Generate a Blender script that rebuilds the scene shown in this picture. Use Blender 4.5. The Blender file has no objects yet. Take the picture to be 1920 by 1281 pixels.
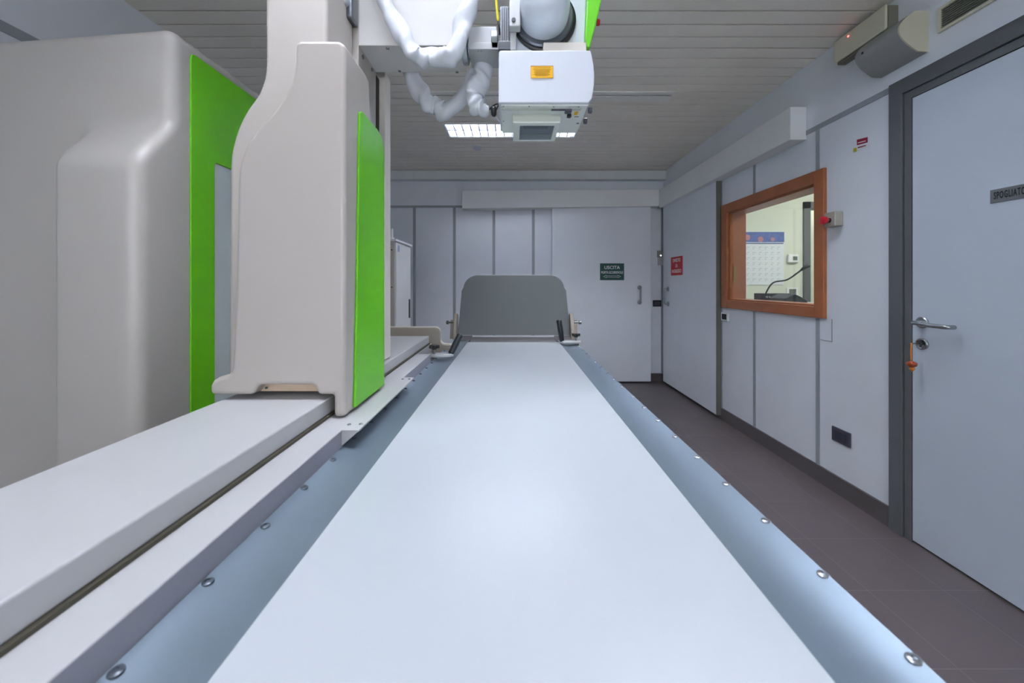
import bpy, bmesh, math, random
from mathutils import Vector, Matrix, noise
random.seed(4)
C = bpy.context.scene.collection
# ------------------------------------------------------------------ camera, world, exposure
F = 700.0            # focal length in pixels of a 1920 px wide frame
CX, HY = 960.0, 533.0
H = 1.206            # camera height
cam = bpy.data.cameras.new('camera'); co = bpy.data.objects.new('camera', cam); C.objects.link(co)
co.location = (0, 0, H); co.rotation_euler = (math.pi/2, 0, 0)
cam.sensor_width = 36; cam.lens = F*36/1920; cam.shift_y = -(640.5-HY)/1920
cam.clip_start = 0.02; cam.clip_end = 60
cam.dof.use_dof = True; cam.dof.focus_distance = 2.4; cam.dof.aperture_fstop = 5.6
bpy.context.scene.camera = co
w = bpy.data.worlds.new('world'); bpy.context.scene.world = w; w.use_nodes = True
w.node_tree.nodes['Background'].inputs[0].default_value = (0.80, 0.83, 0.88, 1)
w.node_tree.nodes['Background'].inputs[1].default_value = 2.1
vs = bpy.context.scene.view_settings
vs.view_transform = 'Standard'; vs.look = 'None'; vs.gamma = 1; vs.use_curve_mapping = False
vs.exposure = 1.22
TUBE_E = 42.0        # strength of the fluorescent tubes
CONTROL_E = 19.0

# ------------------------------------------------------------------ materials
def lin(c):
    c = c/255.0
    return c/12.92 if c <= 0.04045 else ((c+0.055)/1.055)**2.4
MT = {}
def mat(name, rgb, rough=0.5, metal=0.0, bump=0.0, bscale=60, var=0.03, vscale=3.0, emit=0, coat=0):
    if name in MT: return MT[name]
    m = bpy.data.materials.new(name); m.use_nodes = True
    nt = m.node_tree; b = nt.nodes['Principled BSDF']
    c = [lin(v) for v in rgb]
    b.inputs['Roughness'].default_value = rough; b.inputs['Metallic'].default_value = metal
    if coat: b.inputs['Coat Weight'].default_value = coat
    tc = nt.nodes.new('ShaderNodeTexCoord')
    if var > 0:
        n = nt.nodes.new('ShaderNodeTexNoise'); n.inputs['Scale'].default_value = vscale; n.inputs['Detail'].default_value = 4
        nt.links.new(tc.outputs['Object'], n.inputs['Vector'])
        r = nt.nodes.new('ShaderNodeValToRGB')
        r.color_ramp.elements[0].position = 0.3; r.color_ramp.elements[1].position = 0.7
        r.color_ramp.elements[0].color = [v*(1-var) for v in c]+[1]
        r.color_ramp.elements[1].color = [min(1, v*(1+var)) for v in c]+[1]
        nt.links.new(n.outputs['Fac'], r.inputs[0]); nt.links.new(r.outputs[0], b.inputs['Base Color'])
    else:
        b.inputs['Base Color'].default_value = c+[1]
    if bump > 0:
        n2 = nt.nodes.new('ShaderNodeTexNoise'); n2.inputs['Scale'].default_value = bscale; n2.inputs['Detail'].default_value = 3
        nt.links.new(tc.outputs['Object'], n2.inputs['Vector'])
        bp = nt.nodes.new('ShaderNodeBump'); bp.inputs['Strength'].default_value = bump; bp.inputs['Distance'].default_value = 0.002
        nt.links.new(n2.outputs['Fac'], bp.inputs['Height']); nt.links.new(bp.outputs[0], b.inputs['Normal'])
    if emit:
        b.inputs['Emission Color'].default_value = c+[1]; b.inputs['Emission Strength'].default_value = emit
    MT[name] = m
    return m
WALL = mat('wall_laminate', (230, 236, 243), 0.42, bump=0.03, bscale=300)
PAINT = mat('wall_paint', (220, 225, 228), 0.7, bump=0.05, bscale=200)
BOXW = mat('white_box_paint', (236, 239, 240), 0.5)
TRIM = mat('aluminium_trim', (158, 164, 172), 0.45, 0.0)
FRAME = mat('door_frame_grey', (94, 97, 99), 0.5)
SLAT = mat('ceiling_slat', (248, 243, 232), 0.5, 0.0)
CAV = mat('ceiling_cavity', (30, 30, 30), 0.9)
BASEB = mat('baseboard_dark', (92, 86, 86), 0.4, bump=0.05)
CREAM = mat('cream_shell', (184, 177, 170), 0.33, var=0.01)
CREAM2 = mat('cream_shell_back', (180, 174, 167), 0.38, var=0.01)
GREEN = mat('green_panel', (98, 186, 6), 0.35, var=0.01)
GREEN2 = mat('bright_green', (110, 205, 40), 0.35, var=0.01)
TABLE = mat('table_top_white', (188, 194, 199), 0.3, var=0.01)
BEAMW = mat('beam_white', (186, 187, 188), 0.4, var=0.01)
RAIL = mat('satin_aluminium', (122, 137, 149), 0.38, 0.45, var=0.02)
LEDGEF = mat('ledge_side_grey', (150, 150, 158), 0.5)
OLIVE = mat('olive_gap_strip', (70, 66, 52), 0.7)
BOARD = mat('foot_board_grey', (96, 102, 101), 0.45, 0.0)
BEIGE = mat('beige_cast', (158, 149, 137), 0.5)
LBEIGE = mat('light_beige_edge', (222, 216, 206), 0.5)
BLACK = mat('black_plastic', (24, 26, 30), 0.4)
BLACKG = mat('black_grip', (30, 36, 42), 0.3, bump=0.02)
STEEL = mat('steel', (170, 174, 178), 0.25, 0.9)
SCRL = mat('screw_dark', (84, 92, 100), 0.35, 0.4)
STEELD = mat('dark_steel', (110, 114, 118), 0.3, 0.9)
CLAMP = mat('clamp_grey', (190, 192, 192), 0.35, 0.4)
FABRIC = mat('white_sleeve', (206, 210, 216), 0.55, bump=0.25, bscale=40)
HEADW = mat('head_white', (212, 217, 225), 0.35, var=0.01)
HEADU = mat('head_underside', (232, 236, 230), 0.45, var=0.01)
HEADF = mat('head_window_frame', (200, 204, 192), 0.45)
YEL = mat('yellow_label', (240, 184, 10), 0.5, var=0.02)
YELD = mat('yellow_label_print', (170, 110, 5), 0.6)
WOOD = mat('orange_wood', (166, 98, 58), 0.38, var=0.10, vscale=6)
DARKG = mat('dark_grey_plastic', (70, 70, 84), 0.4)
IVORY = mat('ivory_plastic', (206, 204, 182), 0.45)
GREYC = mat('grey_curved_cover', (150, 152, 150), 0.45)
RED = mat('red_plastic', (200, 24, 44), 0.3)
REDS = mat('red_sign', (205, 28, 38), 0.45)
GRNS = mat('green_sign', (8, 72, 66), 0.45)
WHT = mat('white_print', (240, 240, 240), 0.5, var=0)
PLATE = mat('grey_sign_plate', (120, 124, 128), 0.4, 0.3)
INK = mat('ink', (22, 22, 28), 0.6, var=0)
ORG = mat('orange_pendant', (214, 130, 50), 0.5)
BRN = mat('brown_bead', (150, 66, 30), 0.35)
PAPER = mat('paper', (226, 230, 236), 0.7)
BLUEP = mat('calendar_picture', (84, 104, 170), 0.6, var=0.25, vscale=30)
PINKP = mat('calendar_pink', (190, 130, 140), 0.6)
CTRLW = mat('control_room_paint', (216, 220, 206), 0.7)
DARKM = mat('ring_black', (26, 26, 28), 0.35)
YG = mat('yellow_green_wire', (214, 200, 30), 0.5)
TUBE = mat('fluorescent_tube', (245, 247, 255), 0.5, var=0, emit=TUBE_E)
CTUBE = mat('control_lamp', (245, 248, 240), 0.5, var=0, emit=CONTROL_E)
LED = mat('red_led', (255, 60, 60), 0.5, var=0, emit=6)
LEDG = mat('white_led', (240, 255, 230), 0.5, var=0, emit=4)
LOUV = mat('louvre_aluminium', (98, 103, 118), 0.3, 0.2)
REFL = mat('louvre_white', (235, 240, 250), 0.3)

def floor_mat():
    m = bpy.data.materials.new('floor_tiles'); m.use_nodes = True; nt = m.node_tree
    b = nt.nodes['Principled BSDF']; b.inputs['Roughness'].default_value = 0.42
    tc = nt.nodes.new('ShaderNodeTexCoord'); mp = nt.nodes.new('ShaderNodeMapping')
    mp.inputs['Location'].default_value = (0.1, 0.03, 0)
    nt.links.new(tc.outputs['Object'], mp.inputs['Vector'])
    br = nt.nodes.new('ShaderNodeTexBrick'); br.offset = 0; br.squash = 1
    br.inputs['Scale'].default_value = 1
    br.inputs['Brick Width'].default_value = 0.3; br.inputs['Row Height'].default_value = 0.3
    br.inputs['Mortar Size'].default_value = 0.0012; br.inputs['Mortar Smooth'].default_value = 0.1
    br.inputs['Color1'].default_value = [lin(106), lin(96), lin(96), 1]
    br.inputs['Color2'].default_value = [lin(101), lin(92), lin(93), 1]
    br.inputs['Mortar'].default_value = [lin(126), lin(120), lin(120), 1]
    nt.links.new(mp.outputs[0], br.inputs['Vector'])
    n = nt.nodes.new('ShaderNodeTexNoise'); n.inputs['Scale'].default_value = 5; n.inputs['Detail'].default_value = 6
    nt.links.new(tc.outputs['Object'], n.inputs['Vector'])
    mx = nt.nodes.new('ShaderNodeMixRGB'); mx.blend_type = 'MULTIPLY'; mx.inputs[0].default_value = 0.25
    nt.links.new(br.outputs['Color'], mx.inputs[1]); nt.links.new(n.outputs['Fac'], mx.inputs[2])
    nt.links.new(mx.outputs[0], b.inputs['Base Color'])
    return m
FLOOR = floor_mat()
def glass_mat(name, tint=(0.96, 0.97, 0.97), refl=0.12):
    m = bpy.data.materials.new(name); m.use_nodes = True; nt = m.node_tree
    nt.nodes.remove(nt.nodes['Principled BSDF']); out = nt.nodes['Material Output']
    t = nt.nodes.new('ShaderNodeBsdfTransparent'); t.inputs[0].default_value = (*tint, 1)
    g = nt.nodes.new('ShaderNodeBsdfGlossy'); g.inputs['Roughness'].default_value = 0.02
    x = nt.nodes.new('ShaderNodeMixShader'); x.inputs[0].default_value = refl
    nt.links.new(t.outputs[0], x.inputs[1]); nt.links.new(g.outputs[0], x.inputs[2]); nt.links.new(x.outputs[0], out.inputs[0])
    return m
GLASS = glass_mat('window_glass', refl=0.10)
HGLASS = glass_mat('collimator_glass', tint=(0.85, 0.88, 0.92), refl=0.2)

# ------------------------------------------------------------------ geometry helpers
class MB:
    def __init__(s): s.bm = bmesh.new()
    def box(s, x0, x1, y0, y1, z0, z1):
        vs_ = [s.bm.verts.new((x, y, z)) for x in (x0, x1) for y in (y0, y1) for z in (z0, z1)]
        for f in ((0,1,3,2),(4,6,7,5),(0,4,5,1),(2,3,7,6),(0,2,6,4),(1,5,7,3)):
            s.bm.faces.new([vs_[i] for i in f])
        return s
    def obox(s, p0, p1, wdt, hgt, up=(0, 0, 1)):
        """bar from p0 to p1 with section wdt x hgt"""
        p0, p1 = Vector(p0), Vector(p1); d = (p1-p0).normalized(); u = Vector(up)
        a = d.cross(u).normalized(); u = a.cross(d).normalized()
        r = []
        for p in (p0, p1):
            r.append([s.bm.verts.new(p+a*wdt/2*i+u*hgt/2*j) for i, j in ((-1,-1),(1,-1),(1,1),(-1,1))])
        s.bm.faces.new(r[0]); s.bm.faces.new(r[1][::-1])
        for i in range(4): s.bm.faces.new((r[0][i], r[1][i], r[1][(i+1)%4], r[0][(i+1)%4]))
        return s
    def prism(s, pts, a0, a1, axis='y', mod=None):
        """outline pts extruded along an axis; y: pts=(x,z)  x: pts=(y,z)  z: pts=(x,y)"""
        def P(p, a):
            if axis == 'y': q = (p[0], a, p[1])
            elif axis == 'x': q = (a, p[0], p[1])
            else: q = (p[0], p[1], a)
            return mod(*q) if mod else q
        A = [s.bm.verts.new(P(p, a0)) for p in pts]; B = [s.bm.verts.new(P(p, a1)) for p in pts]
        s.bm.faces.new(A); s.bm.faces.new(B[::-1])
        n = len(pts)
        for i in range(n): s.bm.faces.new((A[i], B[i], B[(i+1)%n], A[(i+1)%n]))
        return s
    def tube(s, path, rad, seg=16, fn=None, cap=True):
        path = [Vector(p) for p in path]; n = len(path); rings = []
        t0 = (path[1]-path[0]).normalized()
        u = t0.orthogonal().normalized()
        for i, p in enumerate(path):
            t = (path[min(i+1, n-1)]-path[max(i-1, 0)]).normalized()
            u = (u-t*u.dot(t)).normalized(); v = t.cross(u)
            r = rad[i] if hasattr(rad, '__len__') else rad
            ring = []
            for k in range(seg):
                a = 2*math.pi*k/seg; dirn = u*math.cos(a)+v*math.sin(a)
                rr = r*(fn(p+dirn*r, i/(n-1), a) if fn else 1)
                ring.append(s.bm.verts.new(p+dirn*rr))
            rings.append(ring)
        for i in range(n-1):
            for k in range(seg):
                s.bm.faces.new((rings[i][k], rings[i][(k+1)%seg], rings[i+1][(k+1)%seg], rings[i+1][k]))
        if cap: s.bm.faces.new(rings[0][::-1]); s.bm.faces.new(rings[-1])
        return s
    def cyl(s, p0, p1, r, seg=24, r1=None):
        return s.tube([p0, p1], [r, r if r1 is None else r1], seg)
    def lathe(s, c, d, prof, seg=32):
        """prof=[(t along d, radius)]"""
        c, d = Vector(c), Vector(d).normalized()
        u = d.orthogonal().normalized(); v = d.cross(u); rings = []
        for t, r in prof:
            rings.append([s.bm.verts.new(c+d*t+(u*math.cos(2*math.pi*k/seg)+v*math.sin(2*math.pi*k/seg))*max(r, 1e-5)) for k in range(seg)])
        for i in range(len(rings)-1):
            for k in range(seg): s.bm.faces.new((rings[i][k], rings[i][(k+1)%seg], rings[i+1][(k+1)%seg], rings[i+1][k]))
        s.bm.faces.new(rings[0][::-1]); s.bm.faces.new(rings[-1])
        return s
    def torus(s, c, d, R, r, seg=40, rs=12, a0=0, a1=2*math.pi):
        c, d = Vector(c), Vector(d).normalized(); u = d.orthogonal().normalized(); v = d.cross(u)
        full = abs(a1-a0) > 6.28
        n = seg if full else seg+1; rings = []
        for i in range(n):
            a = a0+(a1-a0)*i/seg; e = u*math.cos(a)+v*math.sin(a)
            rings.append([s.bm.verts.new(c+e*(R+r*math.cos(2*math.pi*k/rs))+d*r*math.sin(2*math.pi*k/rs)) for k in range(rs)])
        for i in range(n if full else n-1):
            j = (i+1) % n
            for k in range(rs): s.bm.faces.new((rings[i][k], rings[i][(k+1)%rs], rings[j][(k+1)%rs], rings[j][k]))
        return s

OFF = {}
def setp(o, label=None, cat=None, group=None, kind=None):
    if label: o['label'] = label
    if cat: o['category'] = cat
    if group: o['group'] = group
    if kind: o['kind'] = kind
    return o
def thing(name, loc, label, cat, group=None):
    o = bpy.data.objects.new(name, None); C.objects.link(o); o.location = loc
    o.empty_display_size = 0.05
    OFF[o] = Vector(loc); return setp(o, label, cat, group)
def obj(name, mb, m, parent=None, bevel=0, seg=3, smooth=None, base=None, angle=35, label=None, **kw):
    bm = mb.bm
    bmesh.ops.recalc_face_normals(bm, faces=bm.faces)
    if parent is not None: off = OFF[parent]
    else:
        if base is None:
            xs = [v.co for v in bm.verts]
            base = (sum(v.x for v in xs)/len(xs), sum(v.y for v in xs)/len(xs), min(v.z for v in xs))
        off = Vector(base)
    bmesh.ops.translate(bm, verts=bm.verts, vec=-off)
    me = bpy.data.meshes.new(name); bm.to_mesh(me); bm.free()
    o = bpy.data.objects.new(name, me); C.objects.link(o); me.materials.append(m)
    OFF[o] = off
    if parent is not None: o.parent = parent
    else: o.location = off
    if smooth is None: smooth = bevel > 0
    if smooth:
        me.shade_smooth()
    if bevel:
        b = o.modifiers.new('bevel', 'BEVEL'); b.width = bevel; b.segments = seg
        b.limit_method = 'ANGLE'; b.angle_limit = math.radians(angle); b.harden_normals = True
        wn = o.modifiers.new('wn', 'WEIGHTED_NORMAL'); wn.keep_sharp = True
    return setp(o, label, **kw)
def smooth_angle(o, deg=35):
    me = o.data; bm = bmesh.new(); bm.from_mesh(me)
    for e in bm.edges:
        e.smooth = not (len(e.link_faces) == 2 and e.calc_face_angle(0) > math.radians(deg))
    for f in bm.faces: f.smooth = True
    bm.to_mesh(me); bm.free(); return o
def copy_thing(o, loc, label=None, group=None):
    r = o.copy(); C.objects.link(r); r.location = loc
    if label: r['label'] = label
    if group: r['group'] = group
    for ch in list(o.children):
        c = ch.copy(); C.objects.link(c); c.parent = r
        for g in ch.children:
            d = g.copy(); C.objects.link(d); d.parent = c
    return r
def at(px, py, Y): return Vector(((px-CX)*Y/F, Y, H+(HY-py)*Y/F))
def xz(px, py, Y):
    p = at(px, py, Y); return (p.x, p.z)
def crom(pts, n=8):
    P = [Vector(p) for p in pts]; P = [P[0]*2-P[1]]+P+[P[-1]*2-P[-2]]; out = []
    for i in range(1, len(P)-2):
        for k in range(n):
            t = k/n; a, b, c, d = P[i-1], P[i], P[i+1], P[i+2]
            out.append(0.5*((2*b)+(c-a)*t+(2*a-5*b+4*c-d)*t*t+(3*b-a-3*c+d)*t**3))
    out.append(P[-2]); return out
def text(name, s, size, loc, ax, up, m, parent, align='CENTER', sx=1.0, bold=0.0, sp=1.0):
    """text as a thin mesh; ax = reading direction, up = up direction"""
    cu = bpy.data.curves.new('t', 'FONT'); cu.body = s; cu.size = size; cu.align_x = align; cu.align_y = 'CENTER'; cu.space_character = sp
    cu.extrude = 0.0004; cu.offset = bold; cu.resolution_u = 3
    t = bpy.data.objects.new('t', cu); C.objects.link(t)
    bpy.context.view_layer.update()
    me = bpy.data.meshes.new_from_object(t.evaluated_get(bpy.context.evaluated_depsgraph_get()))
    bpy.data.objects.remove(t); bpy.data.curves.remove(cu)
    ax, up = Vector(ax).normalized(), Vector(up).normalized(); nrm = ax.cross(up)
    M = Matrix(((ax.x*sx, up.x, nrm.x, 0), (ax.y*sx, up.y, nrm.y, 0), (ax.z*sx, up.z, nrm.z, 0), (0, 0, 0, 1)))
    me.transform(M); me.transform(Matrix.Translation(Vector(loc)-OFF[parent]))
    me.name = name; me.materials.clear(); me.materials.append(m)
    o = bpy.data.objects.new(name, me); C.objects.link(o); o.parent = parent; OFF[o] = OFF[parent]
    return o
def rrect(x0, x1, z0, z1, r, n=5, corners=(1, 1, 1, 1)):
    """corners: bl, br, tr, tl"""
    pts = []
    for (cx, cz, a, px, pz, on) in ((x0+r, z0+r, 180, x0, z0, corners[0]), (x1-r, z0+r, 270, x1, z0, corners[1]),
                            (x1-r, z1-r, 0, x1, z1, corners[2]), (x0+r, z1-r, 90, x0, z1, corners[3])):
        if not on: pts.append((px, pz)); continue
        for k in range(n+1):
            t = math.radians(a+90*k/n); pts.append((cx+r*math.cos(t), cz+r*math.sin(t)))
    return pts

# ------------------------------------------------------------------ the room
XL, XR, YB, YF, ZC = -1.907, 1.88, 4.64, -3.0, 2.60
TZ = 2.17
def struct(name, mb, m, **k): return obj(name, mb, m, kind='structure', **k)
struct('floor', MB().box(XL-0.1, 6.0, YF-0.1, YB+0.6, -0.05, 0), FLOOR, base=(0, 0, 0))
# ceiling: separate metal slats in front of a dark cavity
LIGHTS = [(0, 3.385), (0.75, 1.62), (-0.38, 0.70), (0.45, -1.0)]  # first is in view; the others are added overhead for light
mb = MB()
k = 0; y = YF
while y < YB-0.08:
    y0, y1 = y+0.010, y+0.1
    cuts = [(lx-0.6, lx+0.6, ly-0.142, ly+0.142) for lx, ly in LIGHTS if y1 > ly-0.142 and y0 < ly+0.142]
    if y1 > 2.705 and y0 < 2.833: cuts.append((-0.717, 1.182, 2.705, 2.833))
    for a, b, c, d in cuts:
        if y0 < c: mb.box(a, b, y0, c, ZC, ZC+0.012)
        if y1 > d: mb.box(a, b, d, y1, ZC, ZC+0.012)
    cuts = [c[:2] for c in cuts]
    xs = [XL] + [v for c in cuts for v in c] + [XR]
    for i in range(0, len(xs), 2):
        mb.box(xs[i], xs[i+1], y0, y1, ZC, ZC+0.012)
    y += 0.1
struct('ceiling', mb, SLAT, base=(0, 0, ZC))
struct('ceiling_cavity', MB().box(XL-0.1, XR+0.1, YF-0.1, YB+0.1, 2.75, 2.80), CAV).name = 'ceiling_upper'
struct('wall_left', MB().box(XL-0.1, XL, YF-0.1, YB+0.1, 0, 2.75), WALL)
struct('wall_back', MB().box(XL, XR, YB, YB+0.1, 0, 2.75), WALL)
struct('wall_front', MB().box(XL, XR, YF-0.1, YF, 0, 0.9).box(XL, XR, YF-0.1, YF, 2.4, 2.75).box(XL, -1.5, YF-0.1, YF, 0.9, 2.4).box(1.5, XR, YF-0.1, YF, 0.9, 2.4), WALL)  # opening left for the added window
pl_ = bpy.data.lights.new('added_window_portal', 'AREA'); pl_.shape = 'RECTANGLE'; pl_.size = 3.0; pl_.size_y = 1.5; pl_.cycles.is_portal = True
po_ = bpy.data.objects.new('added_window_portal', pl_); C.objects.link(po_); po_.location = (0, YF-0.02, 1.65); po_.rotation_euler = (math.pi/2, 0, 0)  # guides world light through the added window
WT = 0.14
WY0, WY1, WZ0, WZ1 = 2.30, 3.235, 1.068, 1.825
mb = MB()
mb.box(XR, XR+WT, YF-0.1, 0.80, 0, 2.75).box(XR, XR+WT, 0.80, 1.80, 2.12, 2.75).box(XR, XR+WT, 1.80, WY0, 0, 2.75)
mb.box(XR, XR+WT, WY0, WY1, 0, WZ0).box(XR, XR+WT, WY0, WY1, WZ1, 2.75).box(XR, XR+WT, WY1, YB+0.1, 0, 2.75)
struct('wall_right', mb, WALL)
w2 = MB()
for x_ in (-1.5, -0.525, 0.475, 1.45): w2.box(x_, x_+0.05, YF-0.07, YF-0.03, 0.9, 2.4)
w2.box(-1.5, 1.5, YF-0.07, YF-0.03, 0.9, 0.95).box(-1.5, 1.5, YF-0.07, YF-0.03, 2.35, 2.4)
struct('added_window_2', w2, BOXW)  # window added behind the camera to let soft light in
# small bulkhead and painted band over the back wall
struct('trim_1', MB().box(XL, XR, 4.55, YB, 2.485, 2.595), PAINT, bevel=0.004)
tn = [1]
def trim(mb, m=TRIM, **k):
    tn[0] += 1; return struct('trim_%d' % tn[0], mb, m, **k)
e = 0.004
for px in (777, 852, 926, 1000):
    x = (px-CX)*YB/F; trim(MB().box(x-0.017, x+0.017, YB-e, YB, 0.10, TZ-0.013))
trim(MB().box(XL, 1.0, YB-0.006, YB, TZ-0.013, TZ+0.013))
trim(MB().box(XR-0.028, XR, YB-0.024, YB, 0.10, TZ))             # corner post
for px in (1415, 1534):
    y = XR*F/(px-CX)
    segs = [(0.10, 0.995), (1.905, TZ-0.012)]
    for a, b in segs: trim(MB().box(XR-e, XR, y-0.014, y+0.014, a, b))
trim(MB().box(XR-0.006, XR, 1.845, 4.60, TZ-0.014, TZ+0.014))
trim(MB().box(XL, XL+0.006, YF, YB, TZ-0.02, TZ+0.02))
for y in (0.3, 0.9, 1.5, 2.1, 2.7, 3.3, 3.9): trim(MB().box(XL, XL+e, y-0.014, y+0.014, 0.10, TZ-0.02))
# baseboards
struct('baseboard_right', MB().box(XR-0.012, XR, 1.845, YB, 0, 0.10), BASEB)
struct('baseboard_back', MB().box(XL, XR-0.012, YB-0.012, YB, 0, 0.10), BASEB)
struct('baseboard_left', MB().box(XL, XL+0.012, YF, YB-0.012, 0, 0.10), BASEB)
# sliding door track covers (white boxes)
mb = MB()
mb.prism([(-0.602, 2.118), (1.775, 2.148), (1.775, 2.350), (-0.602, 2.334)], 4.50, 4.635)
trim(mb, BOXW, bevel=0.004)
trim(MB().box(1.775, XR-0.001, 2.38, 4.50, 2.128, 2.338), BOXW, bevel=0.004)
# small access panel outline on the right wall
y = XR*F/(1561-CX)
trim(MB().box(XR-0.003, XR, y, y+0.004, 0.87, 1.0).box(XR-0.003, XR, y, y+0.09, 0.866, 0.870), TRIM)

# ------------------------------------------------------------------ doors
def root_struct(name, loc):
    o = bpy.data.objects.new(name, None); C.objects.link(o); o.location = loc; OFF[o] = Vector(loc); o['kind'] = 'structure'; return o
# door 1: hinged changing-room door, with grey frame
d1 = root_struct('door_1', (XR, 1.3, 0))
obj('door_leaf', MB().box(XR-0.012, XR+0.032, 0.86, 1.742, 0.012, 2.074), mat('door_leaf_white', (200, 211, 222), 0.42), d1, bevel=0.002)
mb = MB()
mb.box(XR-0.02, XR+0.06, 1.782, 1.845, 0, 2.186).box(XR-0.02, XR+0.06, 0.76, 0.82, 0, 2.186).box(XR-0.02, XR+0.06, 0.82, 1.782, 2.115, 2.186)
obj('door_frame', mb, FRAME, d1, bevel=0.002)
mb = MB()
mb.box(XR-0.012, XR+0.06, 1.745, 1.778, 0, 2.112).box(XR-0.012, XR+0.06, 0.823, 0.856, 0, 2.112).box(XR-0.012, XR+0.06, 0.856, 1.745, 2.078, 2.112)
obj('door_stop', mb, FRAME, d1)
obj('dark_gap', MB().box(XR-0.005, XR+0.05, 0.82, 1.782, 2.110, 2.117).box(XR-0.005, XR+0.05, 1.7775, 1.7825, 0, 2.112), INK, d1).name = 'gap_shade_strip'  # dark strip standing in for the shade of the frame gap
hy, hz = XR*F/(1735-CX), 1.206-(605-HY)*XR/(1735-CX)
lf = XR-0.012
hd = obj('door_handle', smooth_tmp := MB().tube(crom([(lf, hy, hz), (lf-0.03, hy, hz), (lf-0.05, hy-0.008, hz), (lf-0.055, hy-0.03, hz), (lf-0.055, hy-0.07, hz-0.004), (lf-0.053, hy-0.12, hz-0.006), (lf-0.045, hy-0.137, hz-0.006), (lf-0.022, hy-0.140, hz-0.006)], 6), 0.0095, 14), STEEL, d1, smooth=True)
smooth_angle(obj('rosette', MB().lathe((lf, hy, hz), (-1, 0, 0), [(0, 0.026), (0.006, 0.026), (0.009, 0.023), (0.010, 0.012)]), STEEL, hd))
kz = 1.206-(645-HY)*XR/(1734-CX)
lk = obj('lock_plate', MB().lathe((lf, hy, kz), (-1, 0, 0), [(0, 0.026), (0.006, 0.026), (0.009, 0.023), (0.010, 0.020), (0.006, 0.018)]), STEEL, d1, smooth=True)
obj('lock_cylinder', MB().cyl((lf, hy, kz+0.005), (lf-0.012, hy, kz+0.005), 0.009).box(lf-0.011, lf, hy-0.004, hy+0.004, kz-0.014, kz), STEELD, lk)
# door 2: sliding door on the back wall
d2 = root_struct('door_2', (1.09, 4.57, 0))
obj('door_leaf', MB().box(0.49, 1.694, 4.555, 4.60, 0.018, 2.20), WALL, d2, bevel=0.002)
def dhandle(x, y, z0, z1, dr, parent):
    d = Vector(dr)
    mb = MB()
    a, b = Vector((x, y, z0)), Vector((x, y, z1))
    mb.tube(crom([a, a+d*0.03, a+d*0.045+Vector((0, 0, 0.02)), (a+b)/2+d*0.045, b+d*0.045-Vector((0, 0, 0.02)), b+d*0.03, b], 5), 0.011, 12)
    for p in (a, b): mb.lathe(p, d, [(0, 0.027), (0.008, 0.027), (0.014, 0.018)], 20)
    return smooth_angle(obj('door_handle', mb, mat('handle_grey', (150, 156, 162), 0.35, 0.3), parent))
dhandle(1.555, 4.555, 0.985, 1.165, (0, -1, 0), d2)
# door 3: sliding door on the right wall
X3 = 1.83
d3 = root_struct('door_3', (X3, 3.9, 0))
obj('door_leaf', MB().box(X3, X3+0.040, 3.345, 4.52, 0.035, 2.17), WALL, d3, bevel=0.001)
obj('edge_strip', MB().box(X3-0.001, X3+0.041, 3.335, 3.346, 0.035, 2.17), mat('edge_grey', (120, 120, 114), 0.4, 0.3), d3)
dhandle(X3, 4.37, 0.975, 1.150, (-1, 0, 0), d3)
trim(MB().box(X3+0.042, XR, 3.33, 3.36, 0.0, 2.17), TRIM)

# ------------------------------------------------------------------ window to the control room
w1 = root_struct('window_1', (XR, 2.77, 1.0))
OY0, OY1, OZ0, OZ1 = 2.228, 3.318, 1.0, 1.902
mb = MB()
x0, x1 = XR-0.022, XR
mb.box(x0, x1, OY0, WY0, OZ0, OZ1).box(x0, x1, WY1, OY1, OZ0, OZ1).box(x0, x1, WY0, WY1, OZ0, WZ0).box(x0, x1, WY0, WY1, WZ1, OZ1)
obj('window_frame', mb, WOOD, w1, bevel=0.003)
mb = MB()
t = 0.012
mb.box(XR, XR+WT, WY0, WY0+t, WZ0, WZ1).box(XR, XR+WT, WY1-t, WY1, WZ0, WZ1).box(XR, XR+WT, WY0+t, WY1-t, WZ0, WZ0+t).box(XR, XR+WT, WY0+t, WY1-t, WZ1-t, WZ1)
obj('window_reveal', mb, WOOD, w1)
obj('window_glass', MB().box(XR+0.004, XR+0.010, WY0+t, WY1-t, WZ0+t, WZ1-t), GLASS, w1)
obj('brass_plate', MB().box(XR+0.03, XR+0.055, WY1-t-0.003, WY1-t, 1.22, 1.36), mat('brass_plate', (150, 120, 60), 0.4, 0.6), w1)

# control room beyond
CXR, CY0, CY1 = XR+WT, 1.2, 4.0
struct('wall_control_back', MB().box(CXR, 3.185, CY1, CY1+0.1, 0, 2.6).box(3.185, 4.05, CY1, CY1+0.1, 2.085, 2.6).box(4.05, 5.2, CY1, CY1+0.1, 0, 2.6), CTRLW).name = 'wall_back_control_room'
struct('wall_right_control_room', MB().box(5.2, 5.3, CY0, CY1+0.1, 0, 2.6), CTRLW)
struct('wall_front_control_room', MB().box(CXR, 5.3, CY0-0.1, CY0, 0, 2.6), CTRLW)
struct('ceiling_control_room', MB().box(CXR, 5.3, CY0-0.1, CY1+0.1, 2.6, 2.65), CTRLW)
struct('wall_corridor', MB().box(3.0, 4.3, 4.85, 4.90, 0, 2.6).box(2.95, 3.0, 4.1, 4.9, 0, 2.6).box(4.3, 4.35, 4.1, 4.9, 0, 2.6).box(2.95, 4.35, 4.1, 4.9, 2.6, 2.65), CTRLW).name = 'wall_back_corridor'
d4 = root_struct('door_4', (3.5, CY1, 0))
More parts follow.
